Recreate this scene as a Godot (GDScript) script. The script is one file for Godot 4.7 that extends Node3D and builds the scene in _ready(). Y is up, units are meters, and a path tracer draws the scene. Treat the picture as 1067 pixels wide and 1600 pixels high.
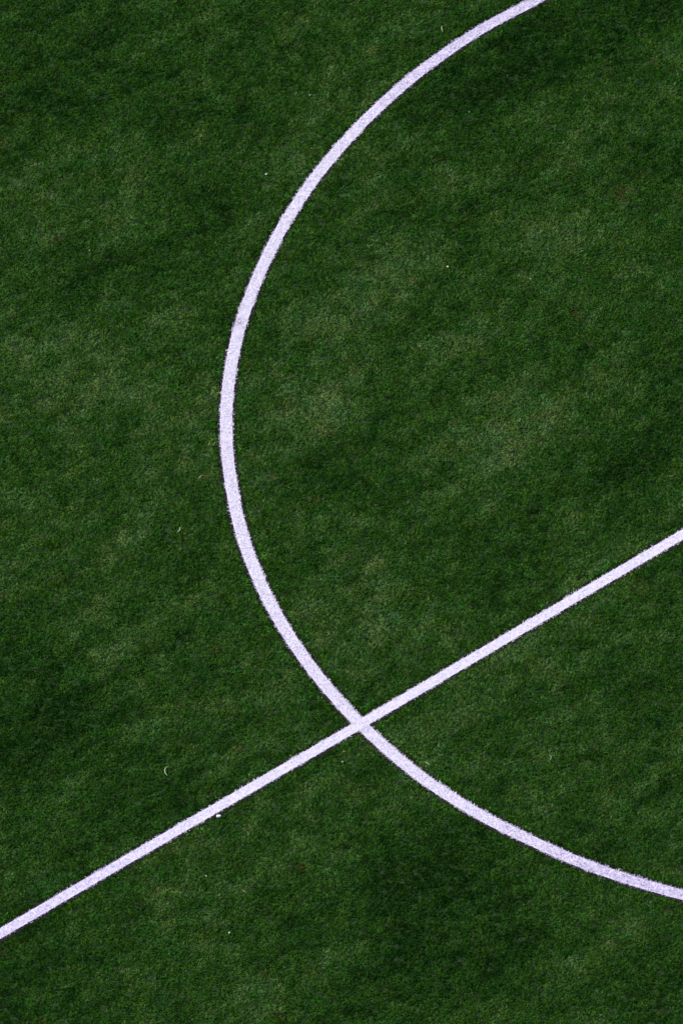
extends Node3D

# A marked sports pitch of short grass seen from high up in a stand: a painted centre circle and the halfway line.
const CENTRE := Vector2(5.0688, -0.7510)        # middle of the painted circle
const ALONG := Vector2(0.845544, -0.533906)     # direction of the halfway line
const ACROSS := Vector2(0.533906, 0.845544)
const STREAK := Vector2(0.731, -0.682)          # the turf is streaked along this
const RADIUS := 6.0
const CIRCLE_HALF := 0.0550
const LINE_HALF := 0.0515
const AREA := Rect2(-6.4, -10.4, 13.2, 19.8)    # where the grass stands as blades

var rng := RandomNumberGenerator.new()
var broad := FastNoiseLite.new()
var middle := FastNoiseLite.new()
var fine := FastNoiseLite.new()
var hue := FastNoiseLite.new()
var rough := FastNoiseLite.new()

# lush (below 0) and worn (above 0) places, with some corner darkening painted in: x, z, size in metres, how strong
var places := [
	[-2.31, -5.92, 0.85, -0.16], [-1.96, -4.98, 0.51, -0.16], [-0.81, -5.16, 0.46, -0.10], [-0.77, -5.88, 0.63, -0.10], [-2.11, -3.10, 0.31, -0.20], [-2.46, -2.84, 0.29, -0.08],
	[-0.77, -3.95, 0.26, -0.22], [-1.08, -3.48, 0.20, -0.16], [-1.60, -3.27, 0.23, -0.10], [2.34, -5.48, 0.46, -0.22], [3.09, -5.54, 0.57, -0.18], [1.86, -5.17, 0.34, -0.20],
	[1.27, -4.81, 0.31, -0.16], [0.81, -4.79, 0.23, -0.08], [3.11, -3.85, 0.51, -0.10], [1.50, -3.39, 0.26, -0.18], [2.50, -4.01, 0.29, -0.05], [1.02, -2.24, 0.31, -0.22],
	[1.42, -2.34, 0.23, -0.16], [0.78, -2.73, 0.26, 0.20], [0.31, -2.41, 0.29, 0.14], [0.12, 0.32, 0.29, -0.12], [-0.05, -0.38, 0.23, -0.15], [0.40, -0.55, 0.23, -0.12],
	[0.72, -1.12, 0.26, -0.16], [2.54, -0.44, 0.34, -0.22], [2.40, -0.08, 0.29, -0.20], [2.91, -1.46, 0.40, -0.14], [2.06, -0.57, 0.26, -0.10], [1.62, 0.05, 0.26, -0.14],
	[1.33, 1.02, 0.23, -0.20], [0.48, -0.13, 0.29, -0.14], [1.97, -1.58, 0.23, -0.12], [0.84, 0.26, 0.23, -0.16], [-2.42, 1.92, 0.57, -0.24], [-2.83, 2.45, 0.51, -0.20],
	[-1.61, 0.96, 0.29, -0.16], [-1.20, 1.34, 0.26, -0.14], [-1.80, 0.37, 0.20, -0.10], [-1.90, -0.84, 0.23, -0.12], [-2.35, -0.60, 0.29, -0.10], [-2.81, 0.99, 0.34, -0.14],
	[-2.17, 1.22, 0.34, 0.05], [1.08, 2.86, 0.23, -0.18], [1.32, 3.22, 0.29, -0.10], [0.34, 4.20, 0.54, -0.26], [0.96, 5.19, 0.54, -0.24], [0.51, 4.79, 0.40, -0.14],
	[-0.12, 5.48, 0.51, -0.16], [-1.25, 4.86, 0.46, -0.12], [-0.85, 4.55, 0.29, -0.14], [-2.85, 5.15, 0.68, -0.16], [2.25, 5.63, 0.51, -0.18], [2.48, 2.31, 0.34, -0.14],
	[-1.46, 3.05, 0.34, -0.08], [-2.10, 3.05, 0.40, -0.06], [-2.30, -1.65, 0.34, 0.18], [-2.49, -2.30, 0.29, 0.14], [-1.50, -2.02, 0.34, 0.14], [-0.14, -1.50, 0.34, 0.22],
	[-0.00, -1.06, 0.26, 0.14], [0.95, -1.98, 0.26, 0.22], [1.28, -1.97, 0.17, 0.18], [1.42, -0.92, 0.31, 0.20], [1.33, -0.40, 0.23, 0.22], [1.69, -0.77, 0.23, 0.14],
	[-0.46, -0.89, 0.23, 0.14], [0.14, 0.02, 0.26, 0.14], [0.31, 0.79, 0.26, 0.12], [0.21, 1.51, 0.34, 0.14], [-0.61, -0.15, 0.23, 0.14], [-0.81, -0.55, 0.23, 0.08],
	[-1.68, 0.17, 0.26, 0.18], [-1.96, 1.32, 0.31, 0.26], [-1.81, 1.15, 0.23, 0.14], [-1.45, 1.01, 0.20, 0.12], [-1.41, 2.19, 0.23, 0.14], [1.33, 1.73, 0.29, 0.12],
	[1.67, 2.93, 0.26, 0.12], [0.79, 1.66, 0.23, 0.10], [0.02, -1.36, 0.17, 0.14], [-0.22, -1.09, 0.29, 0.10], [2.36, -0.91, 0.29, 0.12], [2.17, -2.64, 0.34, 0.10],
	[1.31, -3.85, 0.34, 0.06], [0.42, -4.12, 0.34, 0.05], [-1.29, -3.78, 0.26, 0.08], [-1.92, -4.66, 0.23, 0.06], [-0.42, 3.54, 0.23, 0.12], [-0.85, 5.26, 0.29, 0.08],
	[1.59, 5.27, 0.40, 0.08], [-1.53, 4.33, 0.23, 0.08], [-2.46, 4.64, 0.29, 0.06], [0.41, 2.49, 0.26, 0.10], [0.69, 3.10, 0.23, 0.10], [-1.54, -2.33, 0.23, 0.12],
	[-1.19, -1.52, 0.34, 0.08], [-2.19, 0.48, 0.23, 0.10], [0.97, -0.78, 0.23, 0.10], [1.88, -1.82, 0.20, 0.14],
]
# the circle was painted by hand: how far it strays from 6 m, by angle
var stray := [[115.0, -0.005], [124.5, -0.001], [128.5, -0.005], [134.0, 0.006], [139.6, 0.012], [147.7, 0.001], [153.9, -0.004], [170.2, 0.0], [177.5, -0.005], [184.8, 0.001], [193.9, 0.001], [199.5, -0.007], [217.2, 0.0], [228.3, 0.009], [234.9, 0.008], [240.4, -0.010]]


class Blades:
	var v := PackedVector3Array()
	var c := PackedColorArray()
	var f := PackedInt32Array()

	func blade(at: Vector3, towards: float, lean: float, tall: float, wide: float, col: Color, tip: float) -> void:
		var d := Vector3(cos(towards), 0, sin(towards))
		var s := Vector3(-d.z, 0, d.x) * wide * 0.5
		var up := Vector3.UP
		var k := at + (up * cos(lean * 0.6) + d * sin(lean * 0.6)) * tall * 0.55
		var e := k + (up * cos(lean * 1.35) + d * sin(lean * 1.35)) * tall * 0.45
		var n := v.size()
		v.push_back(at - s); v.push_back(at + s); v.push_back(k - s * 0.85); v.push_back(k + s * 0.85); v.push_back(e - s * tip); v.push_back(e + s * tip)
		for i in 6: c.push_back(col)
		f.append_array([n, n + 1, n + 2, n + 1, n + 3, n + 2, n + 2, n + 3, n + 4, n + 3, n + 5, n + 4])

	func mesh(m: Material) -> ArrayMesh:
		var a := []
		a.resize(Mesh.ARRAY_MAX)
		a[Mesh.ARRAY_VERTEX] = v
		a[Mesh.ARRAY_COLOR] = c
		a[Mesh.ARRAY_INDEX] = f
		var am := ArrayMesh.new()
		am.add_surface_from_arrays(Mesh.PRIMITIVE_TRIANGLES, a)
		am.surface_set_material(0, m)
		return am


func paint(called: String, albedo: Color, rgh: float, spec := 0.3) -> StandardMaterial3D:
	var m := StandardMaterial3D.new()
	m.resource_name = called
	m.albedo_color = albedo.linear_to_srgb()
	m.roughness = rgh
	m.metallic_specular = spec
	return m


func blade_paint(called: String, rgh: float, spec: float) -> StandardMaterial3D:
	var m := paint(called, Color.WHITE, rgh, spec)
	m.vertex_color_use_as_albedo = true
	m.cull_mode = BaseMaterial3D.CULL_DISABLED
	return m


func obj(called: String, mesh: Mesh, parent: Node) -> MeshInstance3D:
	var o := MeshInstance3D.new()
	o.name = called
	o.mesh = mesh
	parent.add_child(o, true)
	return o


func tag(o: Node, label: String, category: String, group := "") -> void:
	o.set_meta("label", label)
	o.set_meta("category", category)
	if group: o.set_meta("group", group)


func set_noise(n: FastNoiseLite, number: int, size: float, octaves: int) -> void:
	n.seed = number
	n.noise_type = FastNoiseLite.TYPE_SIMPLEX_SMOOTH
	n.frequency = 1.0 / size
	n.fractal_octaves = octaves
	n.fractal_gain = 0.55


func circle_radius(p: Vector2) -> float:
	var a := fposmod(rad_to_deg(atan2(p.y, p.x)), 360.0)
	var off := 0.0
	for i in stray.size() - 1:
		if a >= stray[i][0] and a < stray[i + 1][0]:
			off = lerpf(stray[i][1], stray[i + 1][1], smoothstep(stray[i][0], stray[i + 1][0], a))
	return RADIUS + off


# distance from the middle of the circle line, and from the middle of the straight line
func to_circle(p: Vector2) -> float:
	var q := p - CENTRE
	var r := q.length()
	if absf(r - RADIUS) > 0.3: return r - RADIUS
	return r - circle_radius(q)


func to_line(p: Vector2) -> float:
	var q := p - CENTRE
	return q.dot(ACROSS) - 0.006 * sin(q.dot(ALONG) * 0.9 + 0.6)


func edge(p: Vector2, k: float) -> float:
	return rough.get_noise_2d(p.x + k, p.y) * 0.010 + rough.get_noise_2d(p.x * 6.0 - k, p.y * 6.0) * 0.006


# 0 dark, for lush turf and painted corner falloff ... 1 pale and worn
func tone(p: Vector2) -> float:
	var q := Vector2(p.dot(STREAK) * 0.42, p.dot(STREAK.orthogonal()))
	var t := TONE_BASE + broad.get_noise_2d(q.x, q.y) * 0.18 + middle.get_noise_2d(q.x, q.y) * 0.38 + fine.get_noise_2d(p.dot(STREAK) * 0.55, p.dot(STREAK.orthogonal())) * 0.44
	var warp := Vector2(middle.get_noise_2d(p.x + 20.0, p.y), middle.get_noise_2d(p.x, p.y + 20.0)) * 0.28
	for a in places:
		var d := p + warp - Vector2(a[0], a[1])
		var u: float = d.dot(STREAK) / (1.5 * a[2])
		var w: float = d.dot(STREAK.orthogonal()) / (0.95 * a[2])
		var e: float = u * u + w * w
		if e < 6.0: t += 1.25 * a[3] * exp(-e)
	return clampf(t, 0.0, 1.0)


const TONE_BASE := 0.49
const LUSH_DIM := Color(0.009, 0.050, 0.003)  # lush turf, also the tone of the painted corner darkening
const MEAN := Color(0.036, 0.122, 0.010)
const WORN := Color(0.110, 0.207, 0.054)


func grass_colour(p: Vector2, t: float) -> Color:
	var col := LUSH_DIM.lerp(MEAN, clampf(t * 2.0, 0, 1)).lerp(WORN, clampf(t * 2.0 - 1.0, 0, 1))
	var h := hue.get_noise_2d(p.x, p.y)
	col.r *= 1.0 + 0.35 * h
	col.b *= 1.0 - 0.15 * h
	return col


func brown_share(p: Vector2) -> float:
	var b := smoothstep(0.5, 0.8, hue.get_noise_2d(p.x * 0.9 + 40.0, p.y * 0.9)) * 0.3
	for s in [[2.18, -2.09, 0.05], [2.66, -3.5, 0.08], [0.16, -4.9, 0.05], [-1.0, -1.9, 0.05], [-2.2, 3.9, 0.08], [1.2, 4.3, 0.08], [-0.6, 3.98, 0.06]]:
		b = maxf(b, 0.36 * exp(-((p.x - s[0]) ** 2 + (p.y - s[1]) ** 2) / (s[2] * s[2])))
	return b


func _ready() -> void:
	# camera
	var cam := Camera3D.new()
	cam.name = "camera"
	cam.fov = 5.0
	cam.near = 1.0
	cam.far = 3000.0
	cam.basis = Basis(Vector3.RIGHT, -deg_to_rad(46.9546)) * Basis(Vector3.BACK, deg_to_rad(-5.2217))
	cam.position = Vector3(0, 73.2255, 68.3923)
	add_child(cam)
	cam.make_current()
	# sky
	var sm := ProceduralSkyMaterial.new()
	sm.sky_top_color = Color(0.40, 0.47, 0.60)
	sm.sky_horizon_color = Color(0.74, 0.77, 0.82)
	sm.sky_curve = 0.18
	sm.ground_bottom_color = Color(0.12, 0.17, 0.10)
	sm.ground_horizon_color = Color(0.5, 0.55, 0.58)
	var sky := Sky.new()
	sky.sky_material = sm
	var env := Environment.new()
	env.background_mode = Environment.BG_SKY
	env.sky = sky
	env.background_energy_multiplier = 1.0
	env.tonemap_mode = Environment.TONE_MAPPER_LINEAR
	env.tonemap_exposure = 1.9
	env.sdfgi_enabled = true
	env.ssao_enabled = true
	env.ssil_enabled = true
	var we := WorldEnvironment.new()
	we.name = "world_environment"
	we.environment = env
	add_child(we)
	# sun: from the left of the picture, so that short shadows fall to the right
	var sun := DirectionalLight3D.new()
	sun.name = "sun"
	sun.light_color = Color(1.0, 0.96, 0.92)
	sun.light_energy = 1.0
	sun.light_angular_distance = 0.5
	sun.shadow_enabled = true
	add_child(sun)
	sun.look_at_from_position(Vector3.ZERO, Vector3(0.78, -1.0, 0.12))

	rng.seed = 20231
	set_noise(broad, 11, 1.5, 2)
	set_noise(middle, 12, 0.32, 3)
	set_noise(fine, 13, 0.11, 3)
	set_noise(hue, 14, 0.35, 3)
	set_noise(rough, 15, 0.16, 2)

	ground()
	grass()
	lines()
	litter()


func ground() -> void:
	var m := paint("thatch", Color(1, 1, 1), 0.95, 0.1)
	var n := NoiseTexture2D.new()
	n.width = 512
	n.height = 512
	n.seamless = true
	var fn := FastNoiseLite.new()
	fn.seed = 5
	fn.frequency = 0.03
	fn.fractal_octaves = 5
	n.noise = fn
	var g := Gradient.new()
	g.set_color(0, Color(0.008, 0.020, 0.007).linear_to_srgb())
	g.set_color(1, Color(0.030, 0.052, 0.020).linear_to_srgb())
	n.color_ramp = g
	m.albedo_texture = n
	m.uv1_triplanar = true
	m.uv1_world_triplanar = true
	m.uv1_scale = Vector3(0.7, 0.7, 0.7)
	var p := PlaneMesh.new()
	p.size = Vector2(2400, 2400)
	p.material = m
	var o := obj("ground", p, self)
	o.set_meta("kind", "structure")


func tuft(seed_number: int, m: Material) -> ArrayMesh:
	rng.seed = seed_number
	var b := Blades.new()
	# small bunches of blades that share a lean and a shade, with gaps between them
	for i in 24:
		var r := 0.047 * sqrt(rng.randf())
		var a := rng.randf() * TAU
		var c := Vector2(cos(a), sin(a)) * r
		var g := rng.randf()
		var shade := lerpf(0.34, 1.9, g * g)
		var warm := rng.randf_range(0.72, 1.28)
		var way := rng.randf() * TAU
		var lean := rng.randf_range(0.15, 1.2)
		for k in 4:
			var q := c + Vector2(rng.randfn(), rng.randfn()) * 0.0032
			var col := Color(1, 1, 1) * shade * rng.randf_range(0.75, 1.25)
			col.r *= warm
			if rng.randf() < 0.03: col = Color(2.5, 2.1, 2.2)
			col.a = 1.0
			b.blade(Vector3(q.x, -0.001, q.y), way + rng.randfn() * 0.5, clampf(lean + rng.randfn() * 0.2, 0.1, 1.3), rng.randf_range(0.014, 0.029), rng.randf_range(0.0030, 0.0048), col, 0.25)
	return b.mesh(m)


func grass() -> void:
	var m := blade_paint("grass_blade", 0.65, 0.14)
	var root := Node3D.new()
	root.name = "grass"
	add_child(root)
	root.set_meta("kind", "stuff")
	tag(root, "short dark green grass covering the whole pitch around the white lines", "grass")
	var step := 0.05
	var kinds := 6
	var spots := []
	var cols := []
	for k in kinds:
		spots.append([])
		cols.append([])
	var verge := Blades.new()
	var nx := int(AREA.size.x / step)
	var nz := int(AREA.size.y / step)
	rng.seed = 77
	for i in nx:
		for j in nz:
			var p := AREA.position + Vector2(i + rng.randf(), j + rng.randf()) * step
			var near := minf(absf(to_circle(p)) - CIRCLE_HALF, absf(to_line(p)) - LINE_HALF)
			var t := tone(p)
			var col := grass_colour(p, t)
			if rng.randf() < brown_share(p): col = col.lerp(Color(0.115, 0.080, 0.028), 0.55)
			col = col * rng.randf_range(0.8, 1.2)
			col.a = 1.0
			if near > 0.058:
				var k := rng.randi() % kinds
				var h := lerpf(1.15, 0.75, t) * rng.randf_range(0.85, 1.15)
				var basis := Basis(Vector3(1, 0, 0), rng.randf_range(-0.12, 0.12)) * Basis(Vector3(0, 0, 1), rng.randf_range(-0.12, 0.12)) * Basis(Vector3.UP, rng.randf() * TAU) * Basis.from_scale(Vector3(1, h, 1))
				spots[k].append(Transform3D(basis, Vector3(p.x, 0, p.y)))
				cols[k].append(col)
			elif near > -0.12:
				# close to a line the blades are set one by one, clear of the paint
				for i1 in 24:
					var r := 0.047 * sqrt(rng.randf())
					var a := rng.randf() * TAU
					var c := p + Vector2(cos(a), sin(a)) * r
					var g := rng.randf()
					var shade := lerpf(0.34, 1.9, g * g)
					var way := rng.randf() * TAU
					var lean := rng.randf_range(0.15, 1.1)
					for i2 in 4:
						var q := c + Vector2(rng.randfn(), rng.randfn()) * 0.0032
						var w1 := way + rng.randfn() * 0.5
						var w2 := clampf(lean + rng.randfn() * 0.2, 0.1, 1.2)
						var w3 := rng.randf_range(0.014, 0.027)
						var cc := col * shade * rng.randf_range(0.75, 1.25)
						cc.a = 1.0
						var gap := minf(absf(to_circle(q)) - CIRCLE_HALF, absf(to_line(q)) - LINE_HALF) - edge(q, 7.0)
						if gap < 0.015: continue
						if gap < 0.036:
							w2 *= 0.4
							w3 *= 0.7
						verge.blade(Vector3(q.x, -0.001, q.y), w1, w2, w3, 0.0044, cc, 0.25)
	for k in kinds:
		var mm := MultiMesh.new()
		mm.transform_format = MultiMesh.TRANSFORM_3D
		mm.use_colors = true
		mm.mesh = tuft(100 + k, m)
		mm.instance_count = spots[k].size()
		for i in spots[k].size():
			mm.set_instance_transform(i, spots[k][i])
			mm.set_instance_color(i, cols[k][i])
		var o := MultiMeshInstance3D.new()
		o.name = "grass_tufts"
		o.multimesh = mm
		o.set_meta("kind", "stuff")
		root.add_child(o, true)
	var v := obj("grass_verge", verge.mesh(m), root)
	v.set_meta("kind", "stuff")
	print("tufts ", nx * nz, " verge triangles ", verge.f.size() / 3)


func ribbon(points: PackedVector2Array, sides: PackedVector2Array, half: float, y: float, m: Material) -> ArrayMesh:
	var st := SurfaceTool.new()
	st.begin(Mesh.PRIMITIVE_TRIANGLES)
	st.set_material(m)
	for i in points.size() - 1:
		var a := points[i]
		var b := points[i + 1]
		var c := [a - sides[i] * half, a + sides[i] * half, b - sides[i + 1] * half, b + sides[i + 1] * half]
		for k in [0, 1, 2, 1, 3, 2]:
			st.set_normal(Vector3.UP)
			st.add_vertex(Vector3(c[k].x, y, c[k].y))
	return st.commit()


func white_blade(b: Blades, q: Vector2, worn: float) -> void:
	var g := rng.randf_range(0.86, 1.08)
	var col := Color(0.668, 0.645, 0.745) * g
	if rng.randf() < worn: col = Color(0.20, 0.17, 0.23)
	elif rng.randf() < lilac_paint(q): col = Color(0.42, 0.355, 0.575)
	col.a = 1.0
	b.blade(Vector3(q.x, 0.0, q.y), rng.randf() * TAU, rng.randf_range(0.25, 1.3), rng.randf_range(0.015, 0.029), rng.randf_range(0.0035, 0.0055), col, 0.3)


# thin or scuffed paint
func wear(q: Vector2) -> float:
	var d := (q - Vector2(-0.739, -2.344)).length()
	return 0.006 + 0.8 * exp(-(d / 0.05) ** 2) + 0.06 * smoothstep(0.3, 0.7, rough.get_noise_2d(q.x * 2.0, q.y * 2.0 + 9.0))


# share of blades in a darker lilac, near the top and lower corners
func lilac_paint(q: Vector2) -> float:
	var d := maxf(smoothstep(0.4, 2.2, q.x) * smoothstep(2.8, 4.0, q.y), smoothstep(1.0, 2.4, -q.x) * smoothstep(2.8, 4.2, q.y))
	d = maxf(d, 0.8 * smoothstep(4.2, 5.6, -q.y))
	return d * clampf(0.75 + 0.8 * rough.get_noise_2d(q.x * 2.5 + 3.0, q.y * 2.5), 0.0, 1.0)


func lines() -> void:
	var base := paint("line_paint", Color(0.54, 0.515, 0.62), 0.9, 0.2)
	var edge_shade := paint("dark_edge_shade", Color(0.020, 0.017, 0.022), 0.95, 0.1)  # shade and halo beside the lines, painted as a dark strip
	var m := blade_paint("painted_blade", 0.7, 0.25)
	rng.seed = 991
	# circle
	var c := Node3D.new()
	c.name = "circle_line"
	add_child(c)
	tag(c, "curved white painted circle line on the grass, sweeping round from top to lower right", "field line")
	var pts := PackedVector2Array()
	var sd := PackedVector2Array()
	for i in 721:
		var d := Vector2.from_angle(i * TAU / 720.0)
		pts.append(CENTRE + d * circle_radius(d))
		sd.append(d)
	obj("painted_turf", ribbon(pts, sd, CIRCLE_HALF - 0.004, 0.0095, base), c)
	obj("shade_strip", ribbon(pts, sd, CIRCLE_HALF + 0.022, 0.002, edge_shade), c)
	var b := Blades.new()
	var around := AREA.grow(0.2)
	for i in int(TAU * RADIUS * CIRCLE_HALF * 2 * 30000):
		var d := Vector2.from_angle(rng.randf() * TAU)
		var off := rng.randf_range(-1, 1) * (CIRCLE_HALF + 0.012)
		var q := CENTRE + d * (circle_radius(d) + off)
		if not around.has_point(q): continue
		if absf(off) > CIRCLE_HALF + edge(q, 3.0): continue
		if absf(to_line(q)) < LINE_HALF - 0.008: continue
		white_blade(b, q, wear(q))
	var o := obj("painted_blades", b.mesh(m), c)
	o.set_meta("kind", "stuff")
	# halfway line
	var l := Node3D.new()
	l.name = "halfway_line"
	add_child(l)
	tag(l, "straight white painted line crossing the pitch diagonally and cutting through the curved line", "field line")
	pts = PackedVector2Array()
	sd = PackedVector2Array()
	for i in 241:
		var s := -30.0 + i * 0.25
		pts.append(CENTRE + ALONG * s + ACROSS * 0.006 * sin(s * 0.9 + 0.6))
		sd.append(-ACROSS)
	obj("painted_turf", ribbon(pts, sd, LINE_HALF - 0.004, 0.0115, base), l)
	obj("shade_strip", ribbon(pts, sd, LINE_HALF + 0.022, 0.0035, edge_shade), l)
	var b2 := Blades.new()
	for i in int(20.0 * LINE_HALF * 2 * 30000):
		var s := rng.randf_range(-15.0, 5.0)
		var off := rng.randf_range(-1, 1) * (LINE_HALF + 0.012)
		var q := CENTRE + ALONG * s + ACROSS * (off + 0.006 * sin(s * 0.9 + 0.6))
		if not around.has_point(q): continue
		if absf(off) > LINE_HALF + edge(q, 11.0): continue
		white_blade(b2, q, wear(q))
	o = obj("painted_blades", b2.mesh(m), l)
	o.set_meta("kind", "stuff")
	print("line triangles ", (b.f.size() + b2.f.size()) / 3)


# a small rounded lump: a sphere squeezed, dented and cut a little flat underneath
func chip(size: Vector3, seed_number: int, m: Material, square := 0.0) -> ArrayMesh:
	var st := SurfaceTool.new()
	st.begin(Mesh.PRIMITIVE_TRIANGLES)
	st.set_material(m)
	var n := FastNoiseLite.new()
	n.seed = seed_number
	n.frequency = 0.9
	var rows := 7
	var segs := 10
	for i in rows + 1:
		for j in segs:
			var a := PI * i / rows
			var w := TAU * j / segs
			var d := Vector3(sin(a) * cos(w), cos(a), sin(a) * sin(w))
			if square > 0.0:
				d = Vector3(signf(d.x) * absf(d.x) ** (1 - square), signf(d.y) * absf(d.y) ** (1 - square), signf(d.z) * absf(d.z) ** (1 - square))
			d *= 1.0 + 0.45 * (1.0 - square) * n.get_noise_3d(d.x, d.y, d.z)
			st.add_vertex(d * size * 0.5)
	for i in rows:
		for j in segs:
			var a := i * segs + j
			var b := i * segs + (j + 1) % segs
			st.add_index(a); st.add_index(b); st.add_index(a + segs)
			st.add_index(b); st.add_index(b + segs); st.add_index(a + segs)
	st.generate_normals()
	return st.commit()


# a curled strip with a thickness: through the points given on the ground, rising in the middle
func curl(points: Array, wide: float, rise: float, m: Material) -> ArrayMesh:
	var cv := Curve3D.new()
	for i in points.size():
		var p: Vector2 = points[i]
		var along: Vector2 = (points[mini(i + 1, points.size() - 1)] - points[maxi(i - 1, 0)]) / 6.0
		var y := rise * sin(PI * (i + 0.5) / points.size())
		cv.add_point(Vector3(p.x, y, p.y), -Vector3(along.x, 0, along.y), Vector3(along.x, 0, along.y))
	var st := SurfaceTool.new()
	st.begin(Mesh.PRIMITIVE_TRIANGLES)
	st.set_material(m)
	var n := 12
	var ring := 6
	for i in n + 1:
		var s := cv.get_baked_length() * i / n
		var t := cv.sample_baked_with_rotation(s)
		var w := wide * 0.5 * lerpf(0.25, 1.0, sin(PI * clampf((i + 0.6) / (n + 1.2), 0, 1)))
		for j in ring:
			var a := TAU * j / ring
			st.add_vertex(t.origin + t.basis.x * cos(a) * w + t.basis.y * sin(a) * w * 0.45)
	for i in n:
		for j in ring:
			var a := i * ring + j
			var b := i * ring + (j + 1) % ring
			st.add_index(a); st.add_index(b); st.add_index(a + ring)
			st.add_index(b); st.add_index(b + ring); st.add_index(a + ring)
	st.generate_normals()
	return st.commit()


func lay(called: String, mesh: Mesh, at: Vector3, turn: float, label: String, category: String, group := "") -> void:
	var o := obj(called, mesh, self)
	o.position = at
	o.rotation.y = turn
	tag(o, label, category, group)


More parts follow.
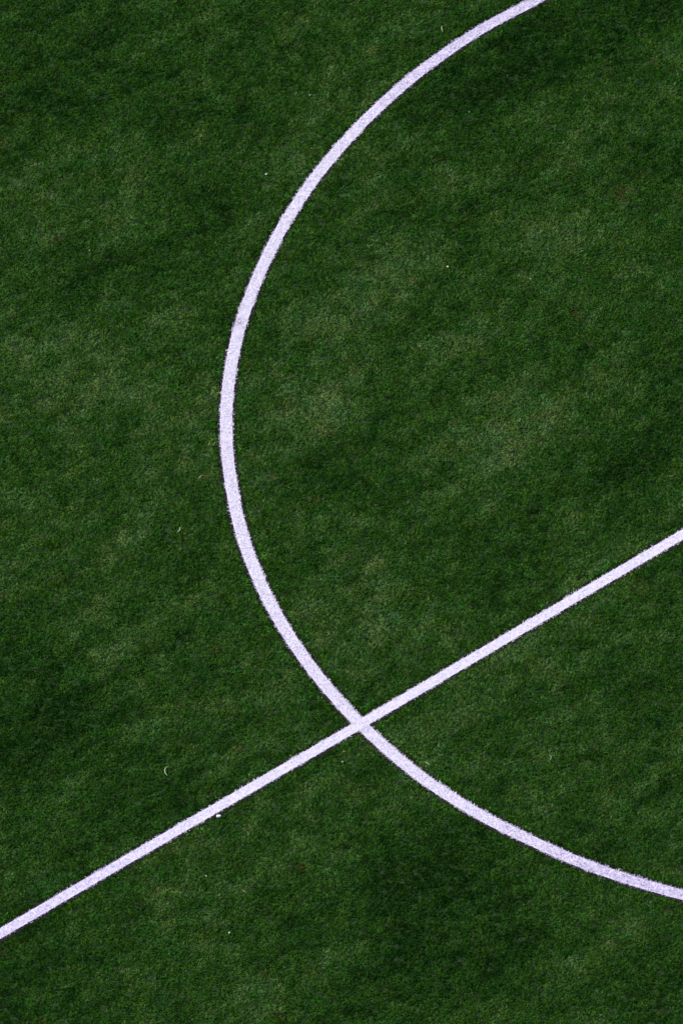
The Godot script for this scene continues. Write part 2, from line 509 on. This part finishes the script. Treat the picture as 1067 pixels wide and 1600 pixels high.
func litter() -> void:
	var white := paint("white_plastic", Color(0.70, 0.70, 0.72), 0.5, 0.4)
	var paper := paint("paper", Color(0.42, 0.43, 0.33), 0.8, 0.2)
	var straw := paint("dry_blade", Color(0.24, 0.29, 0.16), 0.7, 0.3)
	var pale := paint("dry_clipping", Color(0.16, 0.20, 0.11), 0.7, 0.3)
	var grey := paint("grey_scrap", Color(0.20, 0.22, 0.17), 0.8, 0.2)
	# the white stub beside the straight line, which throws a clear shadow
	lay("plastic_stub", chip(Vector3(0.036, 0.020, 0.021), 1, white, 0.6), Vector3(-1.251, 0.030, 3.360), 0.12, "small white plastic stub lying just below the straight line at lower left", "plastic stub")
	var scraps := "pale scraps scattered on the grass"
	lay("paper_scrap", chip(Vector3(0.0240, 0.012, 0.0168), 2, paper), Vector3(-0.387, 0.028, -4.10), 0.6, "cream paper scrap on the grass left of the upper arc of the curved line", "paper scrap", scraps)
	lay("paper_scrap_001", chip(Vector3(0.0240, 0.010, 0.0144), 3, grey), Vector3(0.058, 0.028, -5.03), 0.8, "dull torn paper scrap near the top, left of where the curved line climbs", "paper scrap", scraps)
	lay("paper_scrap_002", chip(Vector3(0.0216, 0.012, 0.0160), 4, paper), Vector3(1.114, 0.028, -2.77), -0.5, "bright cream paper scrap inside the circle, highest bright speck right of the arc", "paper scrap", scraps)
	lay("paper_scrap_003", chip(Vector3(0.015, 0.012, 0.018), 5, paper), Vector3(-1.239, 0.026, 4.65), 0.3, "tiny white paper scrap lowest of the specks below the straight line", "paper scrap", scraps)
	lay("paper_scrap_004", chip(Vector3(0.0112, 0.012, 0.0136), 6, paper), Vector3(-1.393, 0.026, 4.005), 0.9, "tiny pale scrap below the straight line, uppermost bright speck of the cluster", "paper scrap", scraps)
	lay("paper_scrap_005", chip(Vector3(0.0104, 0.010, 0.0120), 7, grey), Vector3(-1.556, 0.026, 4.03), 0.2, "tiny grey scrap below the straight line, leftmost speck of the cluster", "paper scrap", scraps)
	lay("paper_scrap_006", chip(Vector3(0.0112, 0.011, 0.0128), 8, grey), Vector3(-1.298, 0.026, 4.23), 1.2, "tiny grey scrap in the middle of the cluster below the straight line", "paper scrap", scraps)
	lay("paper_scrap_007", chip(Vector3(0.0136, 0.012, 0.0160), 9, grey), Vector3(-1.981, 0.026, -3.365), 0.0, "small dull speck of paper alone on the grass at upper left", "paper scrap", scraps)
	lay("paper_scrap_008", chip(Vector3(0.0120, 0.011, 0.0144), 10, straw), Vector3(1.82, 0.026, -2.535), 0.4, "small greenish scrap inside the circle, right of the bright cream scrap", "paper scrap", scraps)
	lay("paper_scrap_009", chip(Vector3(0.0112, 0.011, 0.0136), 11, grey), Vector3(1.44, 0.026, -4.64), 0.7, "small dull speck inside the circle near the top, right of the arc", "paper scrap", scraps)
	lay("paper_scrap_010", chip(Vector3(0.0160, 0.012, 0.0176), 12, straw), Vector3(-0.181, 0.026, 2.875), 0.7, "small pale scrap just below the crossing of the lines, casting a dark shadow", "paper scrap", scraps)
	var bits := "dry pale clippings lying on the grass"
	lay("dry_clipping", curl([Vector2(0.014, -0.048), Vector2(-0.008, -0.024), Vector2(-0.015, 0.004), Vector2(-0.011, 0.030), Vector2(0.003, 0.055)], 0.0105, 0.014, straw), Vector3(-1.655, 0.026, 2.80), 0, "pale crescent shaped clipping on the grass above the straight line at left", "clipping", bits)
	lay("dry_clipping_001", curl([Vector2(0.010, -0.030), Vector2(0.016, -0.006), Vector2(0.006, 0.016), Vector2(-0.014, 0.026)], 0.0097, 0.012, straw), Vector3(-1.398, 0.026, 0.062), 0, "pale hook shaped clipping on the grass left of the curved line", "clipping", bits)
	lay("dry_clipping_002", curl([Vector2(-0.020, 0.022), Vector2(-0.006, 0.0), Vector2(0.012, -0.016), Vector2(0.030, -0.018)], 0.0090, 0.010, pale), Vector3(-1.174, 0.026, -0.53), 0, "faint bent clipping close to the left side of the curved line", "clipping", bits)
	lay("dry_clipping_003", curl([Vector2(0.004, -0.040), Vector2(-0.002, -0.014), Vector2(-0.002, 0.012), Vector2(0.004, 0.034)], 0.0090, 0.012, straw), Vector3(1.277, 0.028, -5.70), 0, "short upright pale clipping above the curved line at the top", "clipping", bits)
	lay("dry_clipping_004", curl([Vector2(-0.020, -0.022), Vector2(-0.004, -0.004), Vector2(0.020, 0.022)], 0.0083, 0.010, straw), Vector3(0.523, 0.026, 2.985), 0, "short pale clipping just above the curved line right of the crossing", "clipping", bits)
	lay("dry_clipping_005", curl([Vector2(-0.010, -0.030), Vector2(0.004, -0.010), Vector2(0.006, 0.012), Vector2(-0.010, 0.034)], 0.0075, 0.010, pale), Vector3(1.552, 0.026, 3.04), 0, "thin pale clipping on the grass between the two lines at lower right", "clipping", bits)
	lay("dry_clipping_006", curl([Vector2(-0.014, -0.014), Vector2(0.0, 0.0), Vector2(0.014, 0.018)], 0.0075, 0.008, pale), Vector3(-1.089, 0.026, 4.215), 0, "tiny slanted clipping, rightmost of the specks below the straight line", "clipping", bits)
	lay("dry_clipping_007", curl([Vector2(-0.014, 0.0), Vector2(0.0, 0.003), Vector2(0.014, 0.002)], 0.0083, 0.008, pale), Vector3(-0.161, 0.026, 2.765), 0, "faint short clipping right below the crossing, above the scrap with a shadow", "clipping", bits)
